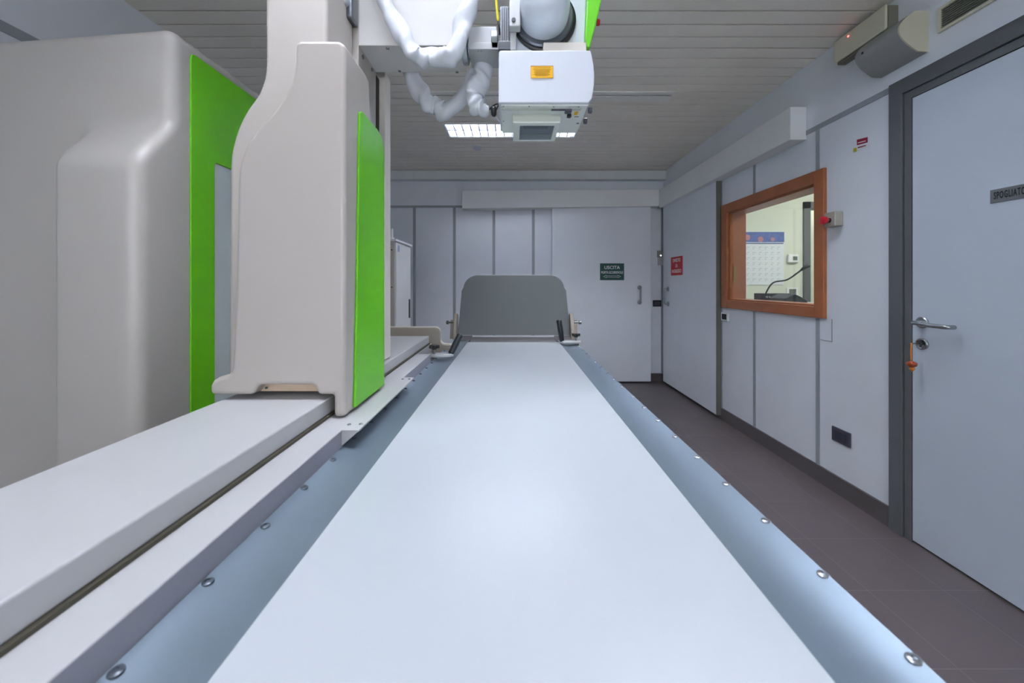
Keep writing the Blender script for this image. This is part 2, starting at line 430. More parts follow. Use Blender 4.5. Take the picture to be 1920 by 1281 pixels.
mb = MB(); mb.box(3.115, 3.185, CY1-0.02, CY1+0.1, 0, 2.085).box(3.115, 4.12, CY1-0.02, CY1+0.1, 2.015, 2.085+0.0).box(4.05, 4.12, CY1-0.02, CY1+0.1, 0, 2.085)
obj('door_frame', mb, FRAME, d4)
trim(MB().box(CXR, CXR+0.50, 2.2, 3.9, 1.02, 1.055), mat('desk_top', (190, 190, 186), 0.4), bevel=0.003).name = 'trim_desk'
desk = bpy.data.objects['trim_desk']; desk.name = 'desk_shelf'; del desk['kind']
setp(desk, 'pale grey worktop behind the wood-framed control window', 'shelf')
mb = MB().box(CXR, CXR+0.4, 2.3, 2.33, 0, 1.02)
for y_ in (2.25, 3.82): obj('side_panel', MB().box(CXR+0.02, CXR+0.45, y_, y_+0.03, 0, 1.02), PAPER, desk)
lp = thing('ceiling_light', (3.4, 2.7, 2.6), 'added unseen ceiling lamp of the room beyond the control window', 'ceiling light')  # lamp added out of view to brighten the control room
obj('housing', MB().box(2.8, 4.0, 2.55, 2.85, 2.57, 2.6), REFL, lp)
obj('diffuser', MB().box(2.82, 3.98, 2.57, 2.83, 2.56, 2.57), CTUBE, lp)
lp2 = thing('ceiling_light', (3.65, 4.5, 2.6), 'white ceiling lamp in the passage beyond the far doorway', 'ceiling light')
obj('housing', MB().box(3.4, 3.9, 4.4, 4.6, 2.58, 2.6), REFL, lp2)
obj('diffuser', MB().box(3.42, 3.88, 4.42, 4.58, 2.57, 2.58), CTUBE, lp2)
# calendar
x0, z1 = xz(1394, 434, 3.995); x1, z0 = xz(1470, 534, 3.995)
x0 = x0-0.12
cal = thing('wall_calendar', ((x0+x1)/2, 3.995, z0), 'year calendar with blue picture header on the control room wall', 'calendar')
obj('sheet', MB().box(x0, x1, 3.993, 3.998, z0, z1), PAPER, cal)
pz = z1-0.115
pc = obj('picture', MB().box(x0, x1, 3.991, 3.993, pz, z1-0.006), BLUEP, cal)
for cx_, cz_, r in ((x0+0.16, pz+0.05, 0.03), (x0+0.43, pz+0.03, 0.022), (x0+0.30, pz+0.03, 0.03)):
    obj('figure', MB().lathe((cx_, 3.991, cz_), (0, -1, 0), [(0, r), (0.0006, r)], 18), PINKP, pc)
obj('month_strip', MB().box(x0, x1-0.01, 3.991, 3.993, pz-0.02, pz-0.008), mat('calendar_blue_strip', (90, 110, 160), 0.6), cal)
mb = MB()
for i in range(8):
    for j in range(7):
        xx = x0+0.02+i*(x1-x0-0.03)/8; zz = pz-0.055-j*0.057
        mb.box(xx, xx+0.03, 3.9915, 3.993, zz, zz+0.004)
        mb.box(xx, xx+0.012, 3.9915, 3.993, zz-0.018, zz-0.012)
obj('date_grid', mb, mat('calendar_print', (160, 166, 180), 0.7), cal, kind='stuff')
p = at(1486, 485, 3.99)
th = thing('thermostat', (p.x, 4.0, p.z-0.05), 'white thermostat with small screen on control room wall', 'thermostat')
obj('case', MB().box(p.x-0.055, p.x+0.055, 3.97, 4.0, p.z-0.045, p.z+0.045), BOXW, th, bevel=0.01)
obj('screen', MB().box(p.x-0.01, p.x+0.035, 3.967, 3.971, p.z-0.02, p.z+0.022), mat('lcd_grey', (110, 118, 110), 0.3), th)
p = at(1486, 547, 3.99)
ws = thing('wall_switch', (p.x, 4.0, p.z-0.05), 'white square wall switch below the control room thermostat', 'switch')
obj('plate', MB().box(p.x-0.06, p.x+0.06, 3.99, 4.0, p.z-0.04, p.z+0.04), BOXW, ws, bevel=0.003)
obj('rocker', MB().box(p.x-0.035, p.x+0.035, 3.985, 3.991, p.z-0.028, p.z+0.028), mat('rocker_grey', (100, 104, 100), 0.4), ws)
# intercom on the shelf
SZ = 1.055
ic = thing('intercom_microphone', (2.16, 2.98, SZ), 'black desk intercom with gooseneck microphone behind window glass', 'microphone')
mb = MB().prism([(-0.10+2.18, SZ), (2.25, SZ), (2.25, SZ+0.03), (2.16, SZ+0.075), (2.08, SZ+0.04)], 2.84, 3.03)
obj('console', mb, BLACKG, ic, bevel=0.006)
g0 = at(1437, 548, 2.95); g1 = at(1450, 530, 2.95); g2 = at(1475, 525, 2.93); g3 = at(1495, 512, 2.92); g4 = at(1507, 503, 2.92); g5 = at(1516, 498, 2.92)
obj('gooseneck', MB().tube(crom([g0-Vector((0, 0, 0.03)), g0, g1, g2, g3, g4], 6), 0.006, 10), BLACKG, ic, smooth=True)
obj('microphone_head', MB().tube([g3+(g4-g3)*0.5, g4, g5, g5+(g5-g4)*0.2], [0.007, 0.012, 0.015, 0.010], 14), BLACK, ic, smooth=True)
rb = thing('control_box', (2.12, 3.12, SZ), 'low black device box on the shelf left of intercom', 'device')
obj('case', MB().box(2.06, 2.30, 3.08, 3.18, SZ, SZ+0.075), BLACK, rb, bevel=0.004)
for x_ in (2.10, 2.19): obj('dial', MB().cyl((x_, 3.08, SZ+0.045), (x_, 3.07, SZ+0.045), 0.008, 14), CLAMP, rb)
obj('cable', MB().tube(crom([(2.12, 3.075, SZ+0.05), (2.13, 3.066, SZ+0.015), (2.18, 3.065, SZ+0.012), (2.2, 3.07, SZ+0.03)], 6), 0.004, 8), PAPER, rb, smooth=True)
pp = MB()
for k in range(5):
    a = random.uniform(-0.3, 0.3); pp.obox((2.08+k*0.004, 2.42, SZ+0.006+k*0.004), (2.30, 2.46+a*0.1, SZ+0.008+k*0.004), 0.14, 0.002)
obj('paper_stack', pp, PAPER, label='loose white papers on shelf at window right corner', cat='papers')

# ------------------------------------------------------------------ ceiling fittings
def light_fixture(lx, ly, label, group):
    t = thing('ceiling_light', (lx, ly, ZC), label, 'ceiling light', group)
    a, b, c, d = lx-0.59, lx+0.59, ly-0.137, ly+0.137
    mb = MB()
    mb.box(a, b, c, d, ZC+0.125, ZC+0.13)
    mb.box(a, a+0.003, c, d, ZC, ZC+0.125).box(b-0.003, b, c, d, ZC, ZC+0.125)
    mb.box(a, b, c, c+0.003, ZC, ZC+0.125).box(a, b, d-0.003, d, ZC, ZC+0.125)
    obj('housing', mb, REFL, t)
    mb = MB(); g = 0.012
    mb.box(a-g, b+g, c-g, c, ZC-0.006, ZC+0.002).box(a-g, b+g, d, d+g, ZC-0.006, ZC+0.002)
    mb.box(a-g, a, c, d, ZC-0.006, ZC+0.002).box(b, b+g, c, d, ZC-0.006, ZC+0.002)
    obj('frame', mb, BOXW, t)
    for s in (-0.065, 0.065):
        obj('tube', MB().cyl((a+0.02, ly+s, ZC+0.095), (b-0.02, ly+s, ZC+0.095), 0.016, 12), TUBE, t)
    mb = MB()
    for i in range(1, 16):
        x = a+(b-a)*i/16
        mb.prism([(x-0.0045, ZC+0.001), (x+0.0045, ZC+0.001), (x+0.001, ZC+0.052), (x-0.001, ZC+0.052)], c+0.003, d-0.003)
    mb.prism([(ly-0.006, ZC), (ly+0.006, ZC), (ly+0.001, ZC+0.055), (ly-0.001, ZC+0.055)], a+0.003, b-0.003, 'x')
    mb.box(a+0.003, b-0.003, d-0.006, d-0.003, ZC, ZC+0.055).box(a+0.003, b-0.003, c+0.003, c+0.006, ZC, ZC+0.055).box(a+0.003, a+0.006, c+0.006, d-0.006, ZC, ZC+0.055).box(b-0.006, b-0.003, c+0.006, d-0.006, ZC, ZC+0.055)
    obj('louvre', mb, LOUV, t)
    return t
L0 = light_fixture(*LIGHTS[0], 'lit fluorescent louvre light in the slatted ceiling near the back wall', 'louvre ceiling lights')
for (lx, ly), lab in zip(LIGHTS[1:], ('added out-of-view louvre light in the ceiling between the table and the changing room door', 'added out-of-view louvre light in the ceiling just in front of the column', 'added out-of-view louvre light in the ceiling nearest the added window')):
    copy_thing(L0, (lx, ly, ZC), lab)  # copies added out of frame to light the room
# slot diffuser
sd = thing('air_diffuser', (0.24, 2.765, ZC), 'long white slot air diffuser across the slatted ceiling', 'air vent')
mb = MB().box(-0.72, 1.185, 2.70, 2.735, ZC-0.004, ZC+0.004).box(-0.72, 1.185, 2.750, 2.756, ZC-0.002, ZC+0.012).box(-0.72, 1.185, 2.771, 2.838, ZC-0.004, ZC+0.004)
mb.box(-0.722, -0.716, 2.70, 2.838, ZC-0.004, ZC+0.01).box(1.181, 1.187, 2.70, 2.838, ZC-0.004, ZC+0.01)
obj('frame', mb, mat('diffuser_white', (248, 248, 242), 0.45), sd)
obj('slot_cavity', MB().box(-0.716, 1.181, 2.733, 2.77, ZC+0.012, ZC+0.02), BLACK, sd)
smk = thing('smoke_detector', (-0.352, 3.78, ZC), 'small round white detector dome on the ceiling slats', 'smoke detector')
smooth_angle(obj('base', MB().lathe((-0.352, 3.78, ZC), (0, 0, -1), [(0, 0.052), (0.008, 0.052), (0.010, 0.046)]), BOXW, smk))
smooth_angle(obj('dome', MB().lathe((-0.352, 3.78, ZC-0.010), (0, 0, -1), [(0, 0.042), (0.016, 0.036), (0.028, 0.018), (0.032, 0.001)]), HEADW, smk))
hx0, hx1, hy0, hy1 = -0.60, -0.10, 3.97, 4.33
mb = MB(); g = 0.03; zt = ZC-0.003
mb.box(hx0-g, hx1+g, hy0-g, hy0, zt, ZC).box(hx0-g, hx1+g, hy1, hy1+g, zt, ZC).box(hx0-g, hx0, hy0, hy1, zt, ZC).box(hx1, hx1+g, hy0, hy1, zt, ZC)
obj('ceiling_hatch', mb, SLAT, label='flat square access hatch frame in ceiling near back wall', cat='hatch')

# ------------------------------------------------------------------ right wall fittings
XE = XR-0.055
em = thing('emergency_light', (XR, 1.96, 2.445), 'cream rectangular emergency lamp with red dot high on right wall', 'emergency light')
obj('case', MB().box(XE+0.008, XR, 1.815, 2.105, 2.44, 2.565), mat('emergency_base', (120, 118, 104), 0.5), em, bevel=0.003)
obj('diffuser', MB().prism([(1.825, 2.45), (2.10, 2.45), (2.112, 2.465), (2.112, 2.572), (1.818, 2.572), (1.818, 2.460)], XE-0.006, XE+0.008, 'x'), IVORY, em, bevel=0.006)
obj('indicator', MB().lathe((XE-0.006, 2.02, 2.548), (-1, 0, 0), [(0, 0.0045), (0.003, 0.003)], 12), LED, em)
sp = thing('wall_speaker', (XR, 1.79, 2.26), 'grey half-round speaker with cream end beside the emergency lamp', 'speaker')
prof = [(XR, 2.44)]
for i in range(13):
    a = i/12; prof.append((XR-0.02-0.115*math.sin(math.pi*(0.12+0.80*a)), 2.44-0.182*a))
prof.append((XR, 2.255))
obj('curved_cover', MB().prism(prof, 1.69, 1.90, 'y'), GREYC, sp, smooth=False)
obj('end_cap', MB().prism(prof, 1.684, 1.69, 'y'), IVORY, sp)
obj('logo_dot', MB().box(XR-0.1365, XR-0.1345, 1.855, 1.863, 2.352, 2.362), INK, sp)
smooth_angle(sp.children[0], 40)
vg = thing('wall_vent', (XR, 1.5, 2.307), 'cream framed grey ventilation grille above the changing room door', 'air vent')
gz0, gz1, gy0, gy1 = 2.307, 2.415, 1.20, 1.64
mb = MB().box(XR-0.012, XR, gy0, gy1, gz0, gz0+0.012).box(XR-0.012, XR, gy0, gy1, gz1-0.012, gz1).box(XR-0.012, XR, gy1-0.012, gy1, gz0+0.012, gz1-0.012).box(XR-0.012, XR, gy0, gy0+0.012, gz0+0.012, gz1-0.012)
obj('frame', mb, IVORY, vg)
mb = MB().box(XR-0.003, XR, gy0+0.01, gy1-0.01, gz0+0.01, gz1-0.01)
for i in range(9): mb.obox((XR-0.006, gy0+0.012, gz0+0.017+i*0.0095), (XR-0.006, gy1-0.012, gz0+0.017+i*0.0095), 0.004, 0.0045)
obj('grille', mb, mat('grille_grey', (112, 114, 104), 0.5), vg)
# emergency stop
ey = XR*F/(1582-CX)
es = thing('emergency_stop_button', (XR, ey+0.035, 1.46), 'red mushroom stop button on grey wall box beside window', 'button')
ez = 1.206+(HY-412)*XR/F*(F/(1570-CX)) if False else 1.206+(533-412)*(XR/(1570-CX))
obj('box', MB().box(XR-0.05, XR, ey, ey+0.075, ez-0.042, ez+0.042), mat('stop_box_grey', (168, 166, 154), 0.5), es, bevel=0.006)
obj('collar', MB().cyl((XR-0.05, ey+0.037, ez-0.005), (XR-0.068, ey+0.037, ez-0.005), 0.014, 20), BLACK, es)
smooth_angle(obj('button', MB().lathe((XR-0.062, ey+0.037, ez-0.005), (-1, 0, 0), [(0, 0.013), (0.008, 0.02), (0.02, 0.024), (0.03, 0.022), (0.036, 0.010)], 28), RED, es))
# small switch by the sliding door
y = XR*F/(1361-CX); z = 1.206-(594-533)*XR/(1361-CX)
sw = thing('wall_switch', (XR, y, z), 'small black and white square switch below window beside sliding door', 'switch')
obj('plate', MB().box(XR-0.015, XR, y-0.05, y+0.05, z-0.036, z+0.036), BOXW, sw, bevel=0.003)
obj('rocker', MB().box(XR-0.018, XR-0.014, y-0.033, y+0.033, z-0.024, z+0.024), BLACK, sw)
# socket low on the right wall
y0, y1 = XR*F/(1597-CX), XR*F/(1562-CX); z = 0.337
so = thing('power_socket', (XR, y0, z), 'dark rectangular socket plate low on right wall below window', 'socket')
obj('plate', MB().box(XR-0.010, XR, y0, y1, z-0.040, z+0.042), DARKG, so, bevel=0.004)
obj('insert', MB().box(XR-0.013, XR-0.009, y0+0.02, y1-0.02, z-0.026, z+0.026), mat('socket_insert', (50, 52, 66), 0.4), so, bevel=0.002)
# stickers
def wy(px): return XR*F/(px-CX)
def wz(px, py): return 1.206+(HY-py)*XR/(px-CX)
st = thing('warning_sticker', (XR, wy(1617), wz(1617, 270)), 'small dark red sticker with white print on right wall panel', 'sticker')
obj('sheet', MB().prism([(wy(1607), wz(1607, 262)), (wy(1627), wz(1627, 257)), (wy(1627), wz(1627, 267)), (wy(1607), wz(1607, 272.5))], XR-0.001, XR, 'x'), mat('sticker_red', (150, 16, 50), 0.5), st)
a = (0, wy(1627)-wy(1607), wz(1627, 262)-wz(1607, 267))
st2 = thing('warning_sticker', (XR, wy(1617), wz(1617, 280)), 'white sticker with yellow square and red lines below red sticker', 'sticker')
q = lambda a0, b0, a1, b1, a2, b2, a3, b3: [(wy(a0), wz(a0, b0)), (wy(a1), wz(a1, b1)), (wy(a2), wz(a2, b2)), (wy(a3), wz(a3, b3))]
obj('sheet', MB().prism(q(1600, 279, 1632, 270, 1632, 274.5, 1600, 286), XR-0.001, XR, 'x'), PAPER, st2)
obj('yellow_square', MB().prism(q(1601, 278.5, 1606.5, 277, 1606.5, 284, 1601, 285.5), XR-0.0018, XR-0.001, 'x'), mat('sticker_yellow', (200, 190, 20), 0.5), st2)
obj('red_print', MB().prism(q(1609, 276, 1624, 271.8, 1624, 273.6, 1609, 278.3), XR-0.0018, XR-0.001, 'x'), mat('sticker_red', (150, 16, 50), 0.5), st2)
mb = MB(); 
for k in range(7):
    pxx = 1609+k*2.2; mb.prism(q(pxx, 267-(pxx-1609)*0.26, pxx+1.5, 266.7-(pxx-1609)*0.26, pxx+1.5, 268.6-(pxx-1609)*0.26, pxx, 268.9-(pxx-1609)*0.26), XR-0.0018, XR-0.001, 'x')
obj('white_print', mb, WHT, st)
# changing room sign
ly = lf
sy = lf*F/(1857.5-CX)
sg = thing('door_sign', (lf, sy-0.12, 1.52), 'grey plate lettered in black on the changing room door', 'sign')
obj('plate', MB().box(lf-0.003, lf, sy-0.185, sy, 1.520, 1.572), PLATE, sg, bevel=0.001)
text('lettering', 'SPOGLIATOIO', 0.038, (lf-0.0034, sy-0.012, 1.546), (0, -1, 0), (0, 0, 1), INK, sg, align='LEFT', sp=1.25, sx=0.37, bold=0.0006)
# key with pendant
kx = lf
key = thing('door_key', (kx-0.02, hy, kz), 'key in door lock with orange cord and brown bead', 'key')
obj('key_blade', MB().box(kx-0.05, kx-0.012, hy-0.001, hy+0.001, kz-0.001, kz+0.005), STEEL, key)
KX = kx-0.05
obj('cord', MB().tube(crom([(KX, hy, kz+0.004), (KX-0.003, hy, kz-0.03), (KX-0.002, hy, kz-0.075)], 5), 0.0028, 8).tube(crom([(KX, hy+0.003, kz+0.004), (KX+0.003, hy+0.004, kz-0.03), (KX, hy+0.002, kz-0.075)], 5), 0.0022, 8), ORG, key, smooth=True)
obj('bead', MB().lathe((KX, hy, kz-0.078), (0, 0, -1), [(0, 0.006), (0.005, 0.016), (0.012, 0.019), (0.022, 0.016), (0.028, 0.006)], 22), BRN, key, smooth=True)
obj('tassel', MB().lathe((KX+0.002, hy, kz-0.104), (0, 0, -1), [(0, 0.004), (0.006, 0.010), (0.012, 0.010), (0.016, 0.005), (0.022, 0.003)], 14), ORG, key, smooth=True)

# ------------------------------------------------------------------ back wall fittings
DY = 4.555
gx0, gz1 = xz(1125, 494, DY); gx1, gz0 = xz(1170, 525.5, DY)
gs = thing('exit_sign', ((gx0+gx1)/2, DY, gz0), 'dark green exit sign with white arrow on back sliding door', 'sign')
obj('plate', MB().box(gx0, gx1, DY-0.003, DY, gz0, gz1), GRNS, gs)
mx = (gx0+gx1)/2; gh = gz1-gz0
text('lettering', 'USCITA', 0.056, (mx, DY-0.0034, gz1-0.052), (1, 0, 0), (0, 0, 1), WHT, gs, bold=0.0006)
text('lettering', 'PORTA SCORREVOLE', 0.042, (mx, DY-0.0034, gz1-0.112), (1, 0, 0), (0, 0, 1), WHT, gs, sx=0.66, bold=0.0005)
mb = MB(); az = gz0+0.045; ah = 0.005; aw = 0.105
mb.box(mx-aw+0.03, mx+aw-0.03, DY-0.004, DY-0.003, az+0.006, az+0.009).box(mx-aw+0.03, mx+aw-0.03, DY-0.004, DY-0.003, az-0.009, az-0.006)
for s in (-1, 1):
    for u in (-1, 1): mb.obox((mx+s*aw, DY-0.0035, az), (mx+s*(aw-0.035), DY-0.0035, az+u*0.015), 0.001, 0.003)
    mb.box(mx+s*(aw-0.035)-0.0015, mx+s*(aw-0.035)+0.0015, DY-0.004, DY-0.003, az-0.015, az-0.006).box(mx+s*(aw-0.035)-0.0015, mx+s*(aw-0.035)+0.0015, DY-0.004, DY-0.003, az+0.006, az+0.015)
obj('arrow', mb, WHT, gs)
ry1, ry0 = X3*F/(1258.5-CX), X3*F/(1280-CX)
rs = thing('no_entry_sign', (X3, (ry0+ry1)/2, 1.31), 'red no entry sign with white lettering on side sliding door', 'sign')
obj('plate', MB().box(X3-0.003, X3, ry0, ry1, 1.305, 1.512), REDS, rs)
for i, s in enumerate(('DIVIETO', 'DI', 'INGRESSO')):
    text('lettering', s, 0.054, (X3-0.0034, (ry0+ry1)/2, 1.470-i*0.060), (0, -1, 0), (0, 0, 1), WHT, rs, sx=0.95, bold=0.0005)
p = at(1239, 484, 4.63)
bt = thing('wall_thermostat', (p.x, YB, p.z-0.09), 'narrow grey wall control with lit dot between sliding doors', 'thermostat')
obj('case', MB().box(p.x-0.045, p.x+0.045, YB-0.035, YB, p.z+0.01, p.z+0.09), mat('thermo_grey', (150, 152, 146), 0.5), bt, bevel=0.004)
obj('lower_case', MB().box(p.x-0.035, p.x+0.045, YB-0.03, YB, p.z-0.09, p.z+0.008), CLAMP, bt, bevel=0.004)
obj('indicator', MB().lathe((p.x-0.01, YB-0.035, p.z+0.03), (0, -1, 0), [(0, 0.007), (0.003, 0.005)], 12), LEDG, bt)
p = at(1233, 569, 4.63)
bs = thing('power_socket', (p.x, YB, p.z-0.04), 'black socket plate on the back wall between sliding doors', 'socket')
obj('plate', MB().box(p.x-0.058, p.x+0.058, YB-0.010, YB, p.z-0.04, p.z+0.04), BLACK, bs, bevel=0.003)
obj('insert', MB().box(p.x-0.035, p.x+0.035, YB-0.013, YB-0.009, p.z-0.024, p.z+0.024), DARKG, bs)

# ------------------------------------------------------------------ tall cabinet at the back left
cb = thing('electrical_cabinet', (-1.25, 3.45, 0), 'tall narrow white metal cabinet against the back left', 'cabinet')
cx1 = -1.008; ct = 1.595
obj('body', MB().box(-1.55, cx1, 3.20, 3.68, 0.06, ct-0.02), mat('cabinet_beige', (196, 190, 184), 0.45), cb, bevel=0.003)
obj('top', MB().box(-1.56, cx1+0.02, 3.19, 3.70, ct-0.02, ct), BOXW, cb, bevel=0.004)
dr = obj('door', MB().box(cx1, cx1+0.012, 3.215, 3.665, 0.08, ct-0.03), BOXW, cb, bevel=0.002)
obj('handle', MB().box(cx1+0.012, cx1+0.02, 3.60, 3.625, 0.88, 1.06), BLACK, dr)
obj('label_sheet', MB().box(cx1+0.012, cx1+0.013, 3.25, 3.31, 1.49, 1.545), mat('label_blue', (176, 182, 214), 0.6), dr)
for zz in (1.50, 1.18): obj('screw', MB().cyl((-1.03, 3.202, zz), (-1.03, 3.195, zz), 0.006, 10), BLACK, cb)
obj('plinth', MB().box(-1.53, cx1-0.02, 3.22, 3.66, 0, 0.06), BLACK, cb)
at_ = thing('antenna_cylinder', (-1.04, 3.24, ct), 'small white upright antenna cylinder on top of tall cabinet', 'lamp')  # antenna-like cylinder that gives no light
bx = -1.045
obj('base', MB().lathe((bx, 3.24, ct), (0, 0, 1), [(0, 0.022), (0.012, 0.022), (0.016, 0.016)]), BOXW, at_)
obj('stem', MB().lathe((bx, 3.24, ct+0.016), (0, 0, 1), [(0, 0.013), (0.075, 0.013), (0.08, 0.008)]), BOXW, at_, smooth=False)

# ------------------------------------------------------------------ x-ray table
HT = 0.36; ZT = H-HT
tb = thing('x_ray_table', (0, 1.1, 0), 'long white topped x-ray table with blue grey metal side rails', 'x-ray table')
TY0, TY1 = -0.45, 2.31
obj('tabletop', MB().box(-0.275, 0.292, TY0, TY1, ZT-0.012, ZT+0.001), TABLE, tb, bevel=0.0015)
def rail(xi, xo):
    s = 1 if xo > xi else -1; wd = abs(xo-xi)
    pts = [(xi, ZT-0.0008)]
    for t in (0.12, 0.25, 0.4, 0.55, 0.7, 0.85): pts.append((xi+s*wd*t, ZT-0.0008-0.008*math.sin(math.pi*t)))
    pts += [(xo-s*0.002, ZT), (xo, ZT-0.003), (xo, ZT-0.05), (xo-s*0.012, ZT-0.07), (xi, ZT-0.07)]
    return pts
for nm, xi, xo in (('l', -0.2755, -0.378), ('r', 0.2925, 0.394)):
    o = obj('side_rail', MB().prism(rail(xi, xo), TY0, 2.43), RAIL, tb, smooth=False); smooth_angle(o, 25)
    for i in range(24):
        Y = (0.3485 if nm == 'l' else 0.360)+i*0.1052
        if Y > 2.42: break
        sx_ = xo+(0.008 if nm == 'l' else -0.006)
        mb = MB().lathe((sx_, Y, ZT-0.003), (0, 0, 1), [(0, 0.0070), (0.0018, 0.0068), (0.0030, 0.0048), (0.0031, 0.0025), (0.0020, 0.0022)], 18)
        smooth_angle(obj('screw', mb, SCRL if nm == 'l' else STEEL, o), 50)
obj('under_frame', MB().box(-0.36, 0.375, TY0+0.05, 2.42, ZT-0.16, ZT-0.071), mat('frame_grey', (150, 150, 152), 0.5), tb)
obj('base', MB().box(-0.55, 0.22, 0.7, 1.7, 0, ZT-0.161), CREAM2, tb, bevel=0.03)
obj('end_plate', MB().prism([(2.312, ZT-0.012), (2.312, ZT-0.001), (2.50, ZT+0.012), (2.50, ZT-0.012)], -0.262, 0.278, 'x'), mat('end_plate_grey', (120, 118, 120), 0.4, 0.3), tb)
obj('end_strip', MB().box(-0.262, 0.278, 2.470, 2.484, ZT+0.010, ZT+0.0195), TABLE, tb)
for a, b in ((-0.361, -0.263), (0.279, 0.383)): obj('end_corner', MB().prism([(2.40, ZT-0.012), (2.40, ZT+0.001), (2.484, ZT+0.019), (2.484, ZT-0.012)], a, b, 'x'), mat('end_plate_grey', (120, 118, 120), 0.4, 0.3), tb)
# ledge beside the left rail
ZL = H-0.324
mb = MB()
mb.box(-0.70, -0.3785, TY0, 0.828, ZL-0.14, ZL)
mb.box(-0.70, -0.3785, 0.828, 1.735, ZL-0.14, ZL-0.0008).box(-0.70, -0.4425, 1.735, 2.05, ZL-0.14, ZL-0.0008)
lg = obj('ledge', mb, BEAMW, tb, bevel=0.0012)
obj('ledge_side', MB().box(-0.3786, -0.3778, TY0, 1.735, ZL-0.10, ZL-0.0015), LEDGEF, tb)
mb = MB().box(-0.3785, -0.3400, 0.828, 1.296, ZL-0.0035, ZL)
mb.prism([(-0.3785, ZT+0.003), (-0.376, ZT+0.003), (-0.341, ZL-0.003), (-0.3785, ZL-0.003)], 0.828, 0.832)
br = obj('bridge_plate', mb, BEAMW, tb)
mb = MB()
for (a, b) in ((-0.375, 0.860), (-0.349, 0.862)):
    obj('screw', MB().lathe((a, b, ZL), (0, 0, 1), [(0, 0.0045), (0.002, 0.004), (0.003, 0.001)], 14), STEEL, br)
for (a, b) in ((-0.372, 1.272), (-0.350, 1.272)):
    obj('screw', MB().lathe((a, b, ZL), (0, 0, 1), [(0, 0.0045), (0.002, 0.004), (0.003, 0.001)], 14), STEEL, br)
# beam that carries the column
ZB = H-0.28
obj('column_track', MB().box(-0.703, -0.4485, TY0, 2.02, ZL+0.0055, ZB), BEAMW, tb, bevel=0.003, seg=3)
obj('track_gap_strip', MB().box(-0.69, -0.4425, TY0, 2.02, ZL+0.0002, ZL+0.0058), OLIVE, tb)  # dark olive strip filling the gap below the track
# far end cheek plate (beige)
pl = [(x_, z_) for x_, z_ in rrect(-0.725, -0.398, 0.70, H-79.5*2.1/F, 0.035, 6, (0, 0, 1, 1))]
out = [(-0.735, 0.72), (-0.735, 0.93)]
out += [(-0.735+0.035*(1-math.cos(t)), 0.93+0.035*math.sin(t)) for t in [math.pi/2*k/6 for k in range(1, 7)]]
out += [(-0.43+0.032*math.sin(t), 0.933+0.032*math.cos(t)) for t in [math.pi/2*k/6 for k in range(0, 7)]]
out += [(-0.398+0.028*(1-math.cos(t)), 0.898-0.028*math.sin(t)) for t in [math.pi/2*k/6 for k in range(1, 7)]]
out += [(-0.335, 0.87), (-0.335, 0.84), (-0.40, 0.72)]
cp = obj('end_cheek', MB().prism(out, 2.06, 2.085), BEIGE, tb, bevel=0.002)
obj('cheek_rim', MB().prism([(a, b+0.0045) for a, b in out], 2.086, 2.10), LBEIGE, tb, bevel=0.004)

# ------------------------------------------------------------------ foot board
fb = thing('foot_board', (0.01, 2.5, ZT), 'upright dark grey foot board with rounded top at far table end', 'foot board')
def lean(x, y, z): return (x, y+(z-0.87)*0.27, z)
bz, tz = 0.8665, 1.268
out = [(-0.362, bz), (0.388, bz), (0.372, 1.16)]
R = 0.085; xr_, xl_ = 0.352, -0.327
out += [(xr_-R+R*math.cos(t)+0.008*(1-math.sin(t)), tz-R+R*math.sin(t)) for t in [math.pi/2*k/8 for k in range(0, 9)]]
out += [(xl_+R-R*math.sin(t)-0.008*(1-math.cos(t)), tz-R+R*math.cos(t)) for t in [math.pi/2*k/8 for k in range(0, 9)]]
out += [(-0.346, 1.16)]
obj('panel', MB().prism(out, 2.492, 2.500, 'y', lean), BOARD, fb, bevel=0.0015)
obj('panel_rim', MB().prism([(a*1.003, b+0.003 if b > 1 else b) for a, b in out], 2.5005, 2.509, 'y', lean), CLAMP, fb)
for s, xa in ((-1, -0.375), (1, 0.398)):
    mb = MB().prism([(2.44, ZT-0.01), (2.50, ZT-0.01), (2.54, 0.90), (2.54, 1.00), (2.50, 1.01), (2.46, 0.95), (2.44, 0.90)], xa-0.012, xa+0.010, 'x')
    b_ = obj('bracket', mb, BEIGE, fb, bevel=0.003)
    obj('web', MB().prism([(2.455, ZT), (2.475, ZT), (2.50, 0.96), (2.485, 0.97)], xa+s*0.012, xa+s*0.034, 'x'), BEIGE, b_, bevel=0.003)
    obj('knob', MB().lathe((xa+s*0.01, 2.45, 0.955), (s, 0, 0), [(0, 0.006), (0.03, 0.006), (0.03, 0.012), (0.045, 0.012), (0.047, 0.008)], 16), STEELD, b_)

